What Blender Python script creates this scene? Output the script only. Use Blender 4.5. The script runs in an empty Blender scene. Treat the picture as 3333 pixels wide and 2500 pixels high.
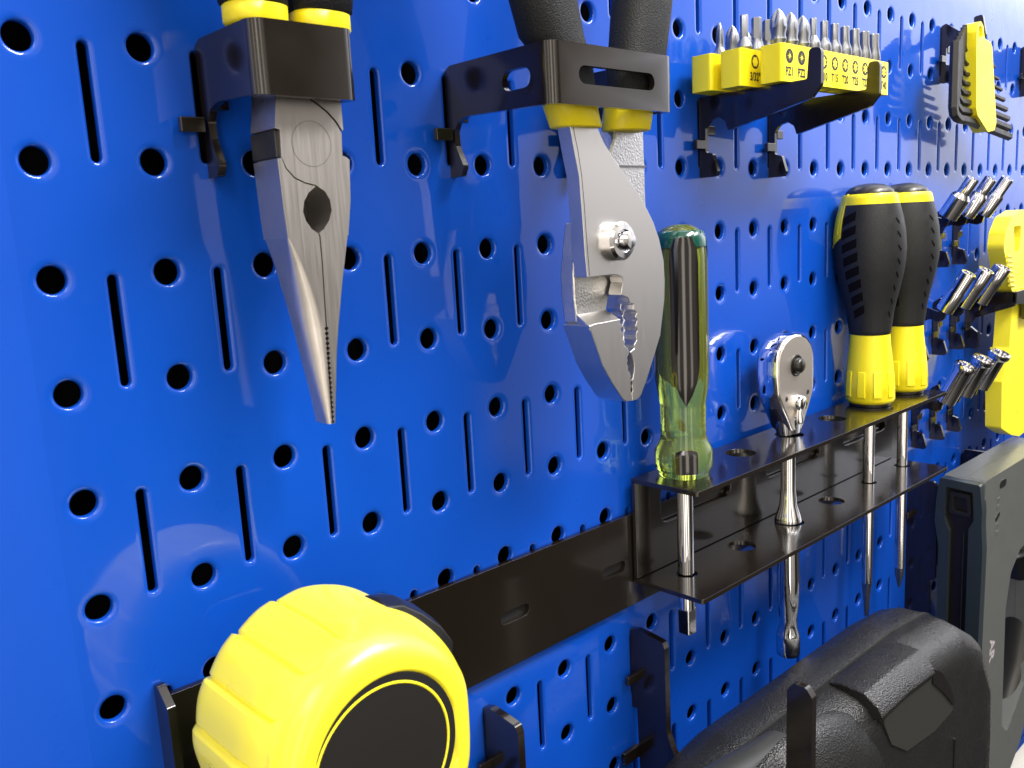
import bpy, bmesh, math, random
from mathutils import Vector, Matrix, geometry
random.seed(7)
S = 0.0254            # all sizes below are in inches
SC = bpy.context.scene
COL = SC.collection
PI = math.pi

# ------------------------------------------------------------------ camera
cam = bpy.data.cameras.new('camera'); camo = bpy.data.objects.new('camera', cam); COL.objects.link(camo)
cam.sensor_width = 36.0; cam.sensor_fit = 'HORIZONTAL'
cam.lens = 2879.4 / 3333.0 * 36.0
Rr = ((0.7294003, -0.6819931, -0.0534845), (-0.1569902, -0.0907795, -0.9834191), (0.6658297, 0.7257028, -0.1732808))
camo.matrix_world = Matrix(((Rr[0][0], -Rr[1][0], -Rr[2][0], -2.32 * S),
                            (Rr[0][1], -Rr[1][1], -Rr[2][1], -8.28 * S),
                            (Rr[0][2], -Rr[1][2], -Rr[2][2], -1.77 * S), (0, 0, 0, 1)))
cam.clip_start = 0.005; cam.clip_end = 50
cam.dof.use_dof = True; cam.dof.focus_distance = 12.5 * S; cam.dof.aperture_fstop = 56.0
SC.camera = camo

# ------------------------------------------------------------------ light
world = bpy.data.worlds.new("World"); SC.world = world; world.use_nodes = True
nt = world.node_tree; nt.nodes.clear()
def wn(t, **kw):
    n = nt.nodes.new(t)
    for k, v in kw.items(): setattr(n, k, v)
    return n
def wmath(op, a, b=None, c=None):
    n = nt.nodes.new('ShaderNodeMath'); n.operation = op
    for i, v in enumerate((a, b, c)):
        if v is None: continue
        if isinstance(v, (int, float)): n.inputs[i].default_value = v
        else: nt.links.new(v, n.inputs[i])
    return n.outputs[0]
def smooth(v, a, b):
    n = nt.nodes.new('ShaderNodeMapRange'); n.interpolation_type = 'SMOOTHSTEP'
    nt.links.new(v, n.inputs[0]); n.inputs[1].default_value = a; n.inputs[2].default_value = b
    return n.outputs[0]
tc = wn('ShaderNodeTexCoord'); sep = wn('ShaderNodeSeparateXYZ'); nt.links.new(tc.outputs['Generated'], sep.inputs[0])
X_, Y_, Z_ = sep.outputs
az = wmath('ARCTAN2', Y_, X_)                       # 0 = along the board, -pi/2 = straight out from it
noi = wn('ShaderNodeTexNoise'); noi.inputs['Scale'].default_value = 3.2; noi.inputs['Detail'].default_value = 1.5
nt.links.new(tc.outputs['Generated'], noi.inputs['Vector'])
side = smooth(az, -1.02, -0.42)                     # the bright pale wall of the room beyond the right end
up = smooth(Z_, -0.16, 0.10)
ceil = smooth(Z_, 0.42, 0.62)
wallv = wmath('MULTIPLY', wmath('MULTIPLY', side, up), wmath('MULTIPLY_ADD', noi.outputs[0], 0.5, 0.55))
mid = smooth(az, -1.15, -.72)
base = wmath('MULTIPLY', noi.outputs[0], wmath('MULTIPLY_ADD', mid, 0.62, 0.16))
base = wmath('MULTIPLY', base, wmath('MULTIPLY_ADD', up, 0.85, 0.15))
# bright patches added to the unseen surroundings for reflections on board and chrome
def patch(a0, a1, z0, z1, s):
    m = wmath('MULTIPLY', smooth(az, a0 - .03, a0 + .03), wmath('SUBTRACT', 1.0, smooth(az, a1 - .03, a1 + .03)))
    k = wmath('MULTIPLY', smooth(Z_, z0 - .03, z0 + .03), wmath('SUBTRACT', 1.0, smooth(Z_, z1 - .03, z1 + .03)))
    return wmath('MULTIPLY', wmath('MULTIPLY', m, k), s)
tot = wmath('ADD', wmath('MULTIPLY', wallv, 1.15), base)
tot = wmath('ADD', tot, wmath('MULTIPLY', ceil, 0.45))
far = wmath('MULTIPLY', smooth(az, -.66, -.30), smooth(Z_, -.10, .06)); tot = wmath('ADD', tot, wmath('MULTIPLY', far, wmath('MULTIPLY_ADD', smooth(Z_, .08, .30), 1.3, 0.8)))
left = wmath('MULTIPLY', wmath('SUBTRACT', 1.0, smooth(az, -1.45, -1.25)), smooth(Z_, -.9, .0)); tot = wmath('ADD', tot, wmath('MULTIPLY', left, 0.50))
for p in ((-.86, -.70, -.26, .12, .42), (-1.62, -1.38, .02, .30, .25), (-1.86, -1.70, -.35, .55, 2.4), (-2.38, -2.18, -.5, .8, 3.2), (-2.80, -2.66, -.4, .7, 2.0), (2.2, 2.9, 0.0, .6, .5)):
    tot = wmath('ADD', tot, patch(*p))
colr = wn('ShaderNodeMix'); colr.data_type = 'RGBA'
nt.links.new(side, colr.inputs[0]); colr.inputs[6].default_value = (1.0, .90, .78, 1); colr.inputs[7].default_value = (.90, .91, 1.0, 1)
bg = wn('ShaderNodeBackground'); nt.links.new(colr.outputs[2], bg.inputs[0]); nt.links.new(tot, bg.inputs[1])
wo = wn('ShaderNodeOutputWorld'); nt.links.new(bg.outputs[0], wo.inputs[0])

def area(name, loc, target, sx, sy, power, col=(1, 1, 1)):
    l = bpy.data.lights.new(name, 'AREA'); l.shape = 'RECTANGLE'; l.size = sx * S; l.size_y = sy * S; l.energy = power; l.color = col
    o = bpy.data.objects.new(name, l); COL.objects.link(o); o.location = Vector(loc) * S
    o.rotation_euler = (Vector(target) - Vector(loc)).to_track_quat('-Z', 'Y').to_euler(); return o
area('ceiling_and_fill_lamp', (15, -20, 26), (5, 0, -4), 20, 6, 13.5, (1, .97, .93))
area('ceiling_and_fill_lamp', (-30, -26, 34), (4, 0, -3), 10, 20, 3.1, (1, .98, .95))  # unseen fill light added from the upper left
area('ceiling_and_fill_lamp', (40, -30, 36), (14, 0, -4), 24, 8, 7, (1, .97, .94))  # unseen fill light added from the upper right

vs = SC.view_settings; vs.view_transform = 'Standard'; vs.look = 'None'; vs.gamma = 1; vs.exposure = 0.0; vs.use_curve_mapping = False
SC.cycles.max_bounces = 10; SC.cycles.transmission_bounces = 8; SC.cycles.glossy_bounces = 5
SC.cycles.caustics_refractive = False; SC.cycles.caustics_reflective = False

# ------------------------------------------------------------------ materials
def mat(name, col, rough=.5, metal=0.0, coat=0.0, coat_rough=.05, bump=None, var=0.0, trans=0.0, ior=1.5, spec=.5, rough_var=None, stretch=None, aniso=0, emis=None):
    m = bpy.data.materials.new(name); m.use_nodes = True; t = m.node_tree; b = t.nodes['Principled BSDF']
    b.inputs['Base Color'].default_value = (*col, 1); b.inputs['Roughness'].default_value = rough; b.inputs['Metallic'].default_value = metal
    b.inputs['Coat Weight'].default_value = coat; b.inputs['Coat Roughness'].default_value = coat_rough
    b.inputs['Transmission Weight'].default_value = trans; b.inputs['IOR'].default_value = ior
    b.inputs['Specular IOR Level'].default_value = spec
    tcn = t.nodes.new('ShaderNodeTexCoord'); mp = t.nodes.new('ShaderNodeMapping'); t.links.new(tcn.outputs['Object'], mp.inputs[0])
    if stretch: mp.inputs['Scale'].default_value = stretch
    def noise(sc, det=3, r=.5):
        n = t.nodes.new('ShaderNodeTexNoise'); n.inputs['Scale'].default_value = sc; n.inputs['Detail'].default_value = det
        n.inputs['Roughness'].default_value = r; t.links.new(mp.outputs[0], n.inputs['Vector']); return n.outputs[0]
    last = None
    for bb in (bump or []):
        sc, st = bb[0], bb[1]
        bn = t.nodes.new('ShaderNodeBump'); bn.inputs['Strength'].default_value = st; bn.inputs['Distance'].default_value = bb[2] * S
        if len(bb) > 3 and bb[3] == 'v':
            v = t.nodes.new('ShaderNodeTexVoronoi'); v.inputs['Scale'].default_value = sc; t.links.new(mp.outputs[0], v.inputs['Vector']); src = v.outputs['Distance']
        else: src = noise(sc)
        t.links.new(src, bn.inputs['Height'])
        if last: t.links.new(last, bn.inputs['Normal'])
        last = bn.outputs[0]
    if last: t.links.new(last, b.inputs['Normal']); 
    if var:
        n = noise(var[1] if isinstance(var, tuple) else 60); mx = t.nodes.new('ShaderNodeMix'); mx.data_type = 'RGBA'
        amt = var[0] if isinstance(var, tuple) else var
        mx.inputs[6].default_value = tuple(c * (1 - amt) for c in col) + (1,); mx.inputs[7].default_value = tuple(min(1, c * (1 + amt)) for c in col) + (1,)
        t.links.new(n, mx.inputs[0]); t.links.new(mx.outputs[2], b.inputs['Base Color'])
    if rough_var:
        n = noise(rough_var[1], 4); mr = t.nodes.new('ShaderNodeMapRange'); t.links.new(n, mr.inputs[0])
        mr.inputs[1].default_value = .3; mr.inputs[2].default_value = .7
        mr.inputs[3].default_value = rough - rough_var[0]; mr.inputs[4].default_value = rough + rough_var[0]; t.links.new(mr.outputs[0], b.inputs['Roughness'])
    if aniso: b.inputs['Anisotropic'].default_value = aniso
    return m
M = {}
M['blue'] = mat('blue_gloss_paint', (.004, .070, .49), .32, coat=1.0, coat_rough=.03, spec=.12, bump=[(420, .06, .006), (30, .18, .02)], rough_var=(.06, 90), var=(.07, 22))
M['black'] = mat('black_semigloss_coating', (.009, .0065, .0045), .20, coat=.6, coat_rough=.10, bump=[(2600, .10, .003)], rough_var=(.04, 120))
M['steel'] = mat('brushed_steel', (.62, .59, .56), .38, 1.0, bump=[(1600, .16, .0016)], stretch=(1, 1, .04), rough_var=(.04, 1600))
M['steel2'] = mat('brushed_bright_steel', (.70, .685, .665), .33, 1.0, bump=[(1600, .18, .0016)], stretch=(1, 1, .05), rough_var=(.04, 1600))
M['cast'] = mat('blasted_steel', (.70, .70, .70), .36, 1.0, bump=[(1500, .7, .010)], rough_var=(.08, 300))
M['dark_steel'] = mat('ground_dark_steel', (.22, .22, .24), .30, 1.0, bump=[(500, .2, .004)])
M['chrome'] = mat('polished_chrome', (.80, .80, .82), .06, 1.0, rough_var=(.025, 120))
M['satin'] = mat('satin_tool_steel', (.27, .28, .30), .33, 1.0, bump=[(1500, .25, .003)], rough_var=(.06, 500))
M['plate'] = mat('satin_nickel_plate', (.80, .74, .66), .42, 1.0, bump=[(900, .12, .003)])
M['oxide'] = mat('black_oxide_steel', (.050, .048, .045), .42, .6, bump=[(900, .25, .004)], rough_var=(.07, 200))
M['yellow'] = mat('yellow_plastic', (.93, .80, .015), .34, bump=[(420, .08, .006)], spec=.5, rough_var=(.05, 150), var=(.03, 40))
M['yellow_soft'] = mat('yellow_vinyl', (.86, .72, .01), .42, bump=[(900, .25, .006)], rough_var=(.05, 150))
M['yellow_case'] = mat('yellow_case_plastic', (.92, .82, .035), .32, coat=.35, coat_rough=.16, bump=[(380, .06, .006)], rough_var=(.05, 90), var=(.03, 30))
M['rubber'] = mat('black_rubber_grip', (.013, .014, .015), .47, spec=.35, bump=[(1700, .55, .010)], rough_var=(.08, 200))
M['foam'] = mat('charcoal_cushion_grip', (.009, .010, .011), .56, spec=.28, bump=[(2300, .85, .012)], rough_var=(.06, 200))
M['cap'] = mat('black_hard_plastic', (.010, .010, .010), .32, bump=[(700, .15, .004)])
M['pad'] = mat('dark_pad', (.004, .003, .003), .6, spec=.08, bump=[(900, .4, .01)])
M['inset'] = mat('gloss_black_inset', (.006, .005, .005), .12, coat=.5)
M['label'] = mat('black_label', (.009, .008, .007), .55, bump=[(800, .3, .004)])
M['ink'] = mat('black_print', (.012, .012, .014), .5)
M['ink_pale'] = mat('pale_print', (.36, .33, .36), .6)
M['tool'] = mat('pebbled_black_plastic', (.013, .013, .0125), .27, bump=[(1500, .75, .013, 'v'), (500, .35, .02)], rough_var=(.06, 90), var=(.12, 60))
M['tool_smooth'] = mat('smooth_charcoal_plastic', (.026, .027, .025), .42, bump=[(900, .15, .006)])
M['grey'] = mat('grey_enamel', (.115, .122, .118), .36, .2, coat=.3, coat_rough=.2, bump=[(500, .12, .006)], rough_var=(.05, 80))
M['grey_dark'] = mat('blue_grey_enamel', (.022, .032, .038), .34, .15, coat=.3, coat_rough=.18, bump=[(500, .12, .006)])
M['brown_dark'] = mat('dark_recess_plastic', (.007, .005, .0045), .35, bump=[(300, .3, .02)])
M['wall'] = mat('white_wall_paint', (.86, .86, .85), .6, bump=[(80, .2, .02)], var=(.02, 6))
M['hole_shade'] = mat('hole_shade_black', (.004, .004, .004), .9, spec=.1)  # stands in for the shade behind the holes
M['red'] = mat('red_dot', (.5, .02, .02), .4)
def smudge(m, lo, hi, scale):
    t = m.node_tree; b = t.nodes['Principled BSDF']; n = t.nodes.new('ShaderNodeTexNoise'); n.inputs['Scale'].default_value = scale; n.inputs['Detail'].default_value = 6; n.inputs['Roughness'].default_value = .65
    c = t.nodes.new('ShaderNodeTexCoord'); t.links.new(c.outputs['Object'], n.inputs['Vector'])
    r = t.nodes.new('ShaderNodeMapRange'); r.inputs[1].default_value = .42; r.inputs[2].default_value = .72; r.inputs[3].default_value = lo; r.inputs[4].default_value = hi
    t.links.new(n.outputs[0], r.inputs[0]); t.links.new(r.outputs[0], b.inputs['Coat Roughness'])
smudge(M['blue'], .022, .13, 22); smudge(M['black'], .07, .22, 40)
# clear green-yellow acetate
def acetate():
    m = bpy.data.materials.new('clear_green_acetate'); m.use_nodes = True; t = m.node_tree; b = t.nodes['Principled BSDF']
    b.inputs['Base Color'].default_value = (.80, .94, .16, 1); b.inputs['Roughness'].default_value = .05
    b.inputs['Transmission Weight'].default_value = .90; b.inputs['IOR'].default_value = 1.47
    va = t.nodes.new('ShaderNodeVolumeAbsorption'); va.inputs['Color'].default_value = (.36, .92, .28, 1); va.inputs['Density'].default_value = 12
    t.links.new(va.outputs[0], t.nodes['Material Output'].inputs['Volume']); return m
M['acetate'] = acetate()
M['teal'] = mat('teal_acetate', (.008, .085, .06), .14, coat=.6, coat_rough=.05, trans=.25)

# ------------------------------------------------------------------ helpers
def V(*a): return Vector(a)
ORG = {}
class MB:
    """collects polygons (inches, world frame) for one mesh"""
    def __init__(s): s.v = []; s.f = []
    def add(s, vs, fs):
        o = len(s.v); s.v += [tuple(p) for p in vs]; s.f += [tuple(i + o for i in f) for f in fs]; return s
    def box(s, x0, x1, y0, y1, z0, z1):
        v = [(x, y, z) for z in (z0, z1) for y in (y0, y1) for x in (x0, x1)]
        return s.add(v, [(0, 2, 3, 1), (4, 5, 7, 6), (0, 1, 5, 4), (2, 6, 7, 3), (0, 4, 6, 2), (1, 3, 7, 5)])
    def loft(s, secs, caps=True, closed=True):
        n = len(secs[0]); v = [p for c in secs for p in c]; f = []
        for i in range(len(secs) - 1):
            for j in range(n if closed else n - 1):
                a = i * n + j; b = i * n + (j + 1) % n; f.append((a, b, b + n, a + n))
        if caps and closed: f.append(tuple(range(n - 1, -1, -1))); f.append(tuple((len(secs) - 1) * n + j for j in range(n)))
        return s.add(v, f)
    def lathe(s, prof, origin=(0, 0, 0), axis=(0, 0, 1), n=40, shape=None, caps=True):
        """prof: (height, radius)"""
        ax = Vector(axis).normalized(); u = ax.orthogonal().normalized() if abs(ax.z) < .999 else V(1, 0, 0); w = ax.cross(u); o = Vector(origin)
        secs = []
        for h, r in prof:
            ring = []
            for k in range(n):
                a = 2 * PI * k / n; rr = max(r, 1e-4) * (shape(a, h) if shape else 1)
                ring.append(o + ax * h + u * (math.cos(a) * rr) + w * (math.sin(a) * rr))
            secs.append(ring)
        return s.loft(secs, caps)
    def tube(s, pts, rad, n=16, sq=1.0):
        """tube along pts, rad scalar / list / list of (ru, rv)"""
        P = [Vector(p) for p in pts]; secs = []; up = V(0, 1, 0)
        for i, p in enumerate(P):
            t = ((P[min(i + 1, len(P) - 1)] - P[max(i - 1, 0)])).normalized()
            u = (up - t * up.dot(t)); u = u.normalized() if u.length > 1e-3 else t.orthogonal().normalized(); w = t.cross(u)
            r = rad[i] if isinstance(rad, (list, tuple)) else rad
            ru, rv = r if isinstance(r, (list, tuple)) else (r, r)
            ring = []
            for k in range(n):
                a = 2 * PI * k / n; c, d = math.cos(a), math.sin(a)
                if sq != 1: c = math.copysign(abs(c) ** sq, c); d = math.copysign(abs(d) ** sq, d)
                ring.append(p + w * (c * ru) + u * (d * rv))
            secs.append(ring)
        return s.loft(secs)
    def hloft(s, rows, n=32, sq=.8):
        def pw(v): return math.copysign(abs(v) ** sq, v)
        return s.loft([[V(x + rx * pw(math.cos(2 * PI * k / n)), y + ry * pw(math.sin(2 * PI * k / n)), z) for k in range(n)] for x, y, z, rx, ry in rows])
    def ball(s, c, r, n=20, zs=1, ys=1):
        secs = []
        for i in range(1, n):
            a = PI * i / n - PI / 2
            secs.append([V(c[0] + r * math.cos(a) * math.cos(b), c[1] + ys * r * math.cos(a) * math.sin(b), c[2] + zs * r * math.sin(a)) for b in (2 * PI * k / n for k in range(n))])
        return s.loft(secs)
    def build(s, name, m, parent=None, bevel=0, seg=2, smooth=40, ang=30, sub=0, wn=False):
        me = bpy.data.meshes.new(name); off = ORG[parent.as_pointer()] if parent else V(0, 0, 0)
        if parent is None:
            lo = [min(p[i] for p in s.v) for i in range(3)]; hi = [max(p[i] for p in s.v) for i in range(3)]
            off = V((lo[0] + hi[0]) / 2, (lo[1] + hi[1]) / 2, lo[2]) * S
        me.from_pydata([Vector(p) * S - off for p in s.v], [], s.f); me.validate()
        bm = bmesh.new(); bm.from_mesh(me); bmesh.ops.remove_doubles(bm, verts=bm.verts, dist=1e-6); bmesh.ops.recalc_face_normals(bm, faces=bm.faces)
        for f in bm.faces: f.smooth = smooth > 0
        if smooth > 0:
            la = math.radians(smooth)
            for e in bm.edges:
                if len(e.link_faces) == 2 and e.calc_face_angle(0) > la: e.smooth = False
        bm.to_mesh(me); bm.free(); me.materials.append(m)
        o = bpy.data.objects.new(name, me); COL.objects.link(o)
        ORG[o.as_pointer()] = off
        if parent: o.parent = parent
        else: o.location = off
        if bevel:
            b = o.modifiers.new('Bevel', 'BEVEL'); b.width = bevel * S; b.segments = seg; b.limit_method = 'ANGLE'; b.angle_limit = math.radians(ang); b.harden_normals = True
        if wn:
            q = o.modifiers.new('WN', 'WEIGHTED_NORMAL'); q.keep_sharp = True; q.weight = 80
        if sub:
            q = o.modifiers.new('Subsurf', 'SUBSURF'); q.levels = q.render_levels = sub
        return o
def thing(name, label, cat, loc, group=None):
    o = bpy.data.objects.new(name, None); COL.objects.link(o); o.location = Vector(loc) * S; o.empty_display_size = .01
    ORG[o.as_pointer()] = Vector(loc) * S
    tag(o, label, cat, group); return o
def tag(o, label, cat, group=None):
    o['label'] = label; o['category'] = cat
    if group: o['group'] = group
    return o
def resample(poly, rad, seg=5):
    """round the corners of a closed 2D polygon; rad scalar or list"""
    n = len(poly); out = []
    for i in range(n):
        r = rad[i] if isinstance(rad, (list, tuple)) else rad
        p = Vector(poly[i]); a = Vector(poly[i - 1]) - p; b = Vector(poly[(i + 1) % n]) - p
        if r <= 0: out.append(tuple(p)); continue
        la, lb = a.length, b.length; ang = a.angle(b)
        if ang > PI - .06: out.append(tuple(p)); continue
        d = min(r / math.tan(ang / 2), la * .48, lb * .48); q0 = p + a.normalized() * d; q1 = p + b.normalized() * d
        for k in range(seg + 1):
            t = k / seg; out.append(tuple((1 - t) ** 2 * q0 + 2 * t * (1 - t) * p + t * t * q1))
    return out
def circle(cx, cy, r, n=28, ry=None, rot=0): return [(cx + r * math.cos(2 * PI * k / n + rot), cy + (ry or r) * math.sin(2 * PI * k / n + rot)) for k in range(n)]
def slot2(cx, cy, L, w, ang=0, n=8):
    r = w / 2; h = L / 2 - r; out = []
    for sgn, a0 in ((1, -PI / 2), (-1, PI / 2)):
        for k in range(n + 1):
            a = a0 + PI * k / n; x = sgn * h + r * math.cos(a); y = r * math.sin(a)
            out.append((cx + x * math.cos(ang) - y * math.sin(ang), cy + x * math.sin(ang) + y * math.cos(ang)))
    return out
def inside(p, poly):
    c = False; n = len(poly); x, y = p
    for i in range(n):
        x0, y0 = poly[i]; x1, y1 = poly[i - 1]
        if (y0 > y) != (y1 > y) and x < (x1 - x0) * (y - y0) / (y1 - y0) + x0: c = not c
    return c
def tri2d(outer, holes=(), vlines=(), extra=()):
    """triangulate outline with holes; vlines: s values where extra vertical cuts are wanted"""
    vs = []; es = []
    for lp in [outer] + list(holes):
        o = len(vs); vs += [Vector(p) for p in lp]; es += [(o + i, o + (i + 1) % len(lp)) for i in range(len(lp))]
    ys = [p[1] for p in outer]
    for s_ in vlines:
        o = len(vs); vs += [V(s_, min(ys) - .1), V(s_, max(ys) + .1)]; es.append((o, o + 1))
    vs += [Vector(p) for p in extra]
    r = geometry.delaunay_2d_cdt(vs, es, [], 0, 1e-6)
    ov, fs = r[0], r[2]; keep = []
    for f in fs:
        c = sum((ov[i] for i in f), V(0, 0)) / len(f)
        if inside(c, outer) and not any(inside(c, h) for h in holes): keep.append(f)
    return ov, keep
def sheet(mb, outer, holes, fn, t0, t1, vlines=()):
    """solid sheet: fn(u, v, t) -> xyz for t between t0 (front) and t1 (back)"""
    ov, fs = tri2d(outer, holes, vlines); n = len(ov)
    v = [fn(p[0], p[1], t0) for p in ov] + [fn(p[0], p[1], t1) for p in ov]
    F = [tuple(f) for f in fs] + [tuple(i + n for i in reversed(f)) for f in fs]
    cnt = {}
    for f in fs:
        for i in range(len(f)):
            a, b = f[i], f[(i + 1) % len(f)]; cnt[(a, b)] = 1
    for a, b in cnt:
        if (b, a) not in cnt: F.append((b, a, a + n, b + n))
    mb.add(v, F); return mb
fXZ = lambda u, v, t: (u, t, v)
def plateXZ(mb, outer, y0, y1, holes=()): return sheet(mb, outer, holes, fXZ, y0, y1)
def plateYZ(mb, outer, x0, x1, holes=()): return sheet(mb, outer, holes, lambda u, v, t: (t, u, v), x0, x1)
def plateXY(mb, outer, z0, z1, holes=()): return sheet(mb, outer, holes, lambda u, v, t: (u, v, t), z0, z1)
def text_mesh(mb, txt, size, org, ux, uz, depth=.004, align='CENTER', sx=1.0):
    """flat lettering laid on a plane: origin, unit right, unit up"""
    c = bpy.data.curves.new('t', 'FONT'); c.body = txt; c.size = size; c.align_x = align; c.resolution_u = 3; c.offset = size * .034
    o = bpy.data.objects.new('t', c); COL.objects.link(o); dg = bpy.context.evaluated_depsgraph_get(); me = bpy.data.meshes.new_from_object(o.evaluated_get(dg))
    ux = Vector(ux); uz = Vector(uz); nrm = ux.cross(uz); org = Vector(org)
    mb.add([org + ux * (v.co.x * sx) + uz * v.co.y + nrm * depth for v in me.vertices], [tuple(p.vertices) for p in me.polygons])
    bpy.data.objects.remove(o); bpy.data.curves.remove(c); bpy.data.meshes.remove(me)
def copy_tree(o, parent=None):
    c = o.copy(); COL.objects.link(c)
    if parent: c.parent = parent
    for ch in list(o.children): copy_tree(ch, c)
    return c

# ------------------------------------------------------------------ the wall and the perforated steel board
TOP = 3.12; BOT = -18.85; XL = -5.3; XR = 31.7
w = MB(); w.box(-60, 90, .80, 1.2, -60, 40); wo_ = w.build('wall', M['wall']); wo_['kind'] = 'structure'

def pegboard():
    hr, sr = .122, .046
    # rings sink softly to the punched edge
    rings = [(.080, 0.0), (.066, 0.0), (.036, .0022), (.016, .007), (.004, .016), (0.0, .030), (0.0, .075)]
    mb = MB()
    def hole_loop(cx, cz, e, n=28): return circle(cx, cz, hr + e, n)
    def slot_loop(cx, z0, z1, e, n=6):
        return slot2(cx, (z0 + z1) / 2, abs(z1 - z0) + 2 * e, 2 * (sr + e), PI / 2, n)
    cells = {}
    def cell(x0, z_top, kind):
        # kind: 'full' = two hole rows with a slot, one column wide; local origin: hole column at x=0, upper row z=0
        if kind in cells: return cells[kind]
        v = []; f = []
        loops = []
        for zz in ((0.0, -1.0) if kind == 'full' else (0.0,)):
            loops.append([[(*p, dy) for p in hole_loop(0, zz, e)] for e, dy in rings])
        if kind == 'full': loops.append([[(*p, dy) for p in slot_loop(.5, .01, -1.01, e * .75)] for e, dy in rings])
        outer = [(-.25, .5), (-.25, -1.5 if kind == 'full' else -.5), (.75, -1.5 if kind == 'full' else -.5), (.75, .5)]
        holes = [[(p[0], p[1]) for p in L[0]] for L in loops]
        ov, fs = tri2d(outer, holes)
        v = [(p[0], 0.0, p[1]) for p in ov]; f = [tuple(q) for q in fs]
        for L in loops:
            for a, b in zip(L[:-1], L[1:]):
                o = len(v); n = len(a); v += [(p[0], p[2], p[1]) for p in a] + [(p[0], p[2], p[1]) for p in b]
                f += [(o + i, o + n + i, o + n + (i + 1) % n, o + (i + 1) % n) for i in range(n)]
        cells[kind] = (v, f); return v, f
    for c in range(0, 31):
        for r in range(-2, 18, 2):
            v, f = cell(0, 0, 'full')
            mb.add([(p[0] + c, p[1], p[2] - r) for p in v], f)
    z0, z1 = 2.5, -17.5; x0, x1 = -.25, 30.75
    q = lambda a, b, c, d: mb.add([a, b, c, d], [(0, 1, 2, 3)])
    R = .10
    # plain margins, rolled edges and return flanges
    def strip(P0, P1, nrm):
        a = Vector(P0); b = Vector(P1); n_ = Vector(nrm); prev = None
        ex = .74 if nrm[2] > 0 else .34
        prof = [(0, 0), (ex, 0)] + [(ex + R * math.sin(t), R * (1 - math.cos(t))) for t in (PI / 8 * k for k in range(1, 5))] + [(ex + R, .80)]
        for d, y in prof:
            cur = (a + n_ * d + V(0, y, 0), b + n_ * d + V(0, y, 0))
            if prev: mb.add([prev[0], prev[1], cur[1], cur[0]], [(0, 1, 2, 3)])
            prev = cur
    strip((x0, 0, z0), (x1, 0, z0), (0, 0, 1)); strip((x0, 0, z1 - .9), (x1, 0, z1 - .9), (0, 0, -1)); mb.add([(x0 - .34, 0, z1), (x1 + .34, 0, z1), (x1 + .34, 0, z1 - .95), (x0 - .34, 0, z1 - .95)], [(0, 1, 2, 3)])
    strip((x1, 0, z0 + .4), (x1, 0, z1 - .4), (1, 0, 0)); mb.add([(x0 - 2.2, 0, z0 + .74), (x0, 0, z0 + .74), (x0, 0, z1 - .95), (x0 - 2.2, 0, z1 - .95)], [(0, 1, 2, 3)]); mb.add([(x0 - 2.2, 0, z0), (x0, 0, z0), (x0, 0, z0 + .52), (x0 - 2.2, 0, z0 + .52)], [(0, 1, 2, 3)]) if False else None; strip((x0 - 2.2, 0, z0 + .4), (x0 - 2.2, 0, z1 - .9), (-1, 0, 0))
    o = mb.build('pegboard', M['blue'], None, smooth=60)
    # flip all normals outwards toward the viewer
    me = o.data; bm = bmesh.new(); bm.from_mesh(me); bm.faces.ensure_lookup_table()
    bmesh.ops.reverse_faces(bm, faces=[f for f in bm.faces if f.normal.y > .02])
    bm.to_mesh(me); bm.free()
    bk = MB(); bk.box(x0 - 2.4, x1 + .3, .70, .76, z1 - 1.2, z0 + .3); bk.build('hole_shade_sheet', M['hole_shade'], o)  # black sheet added so the holes and slots look dark
    tag(o, 'glossy blue steel pegboard with round holes and upright slots, behind every tool', 'pegboard')
pegboard()

# ------------------------------------------------------------------ board hardware shared pieces
def tail_pts():
    """lower part of a hooked blade, (distance from board, z relative to the slot top)"""
    return [(.12, -.42), (.12, -.78), (.25, -.82), (.33, -1.08), (.29, -1.16), (.0, -1.16)]
def tabs(root, X, z0, m=None):
    a = MB(); a.box(X + .03, X + .22, -.13, -.06, z0 - .53, z0 - .39); a.build('tab', M['black'], root, bevel=.012)
    b = MB(); b.box(X - .27, X - .03, -.13, -.06, z0 - .74, z0 - .60); b.build('tab', M['black'], root, bevel=.012)

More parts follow.
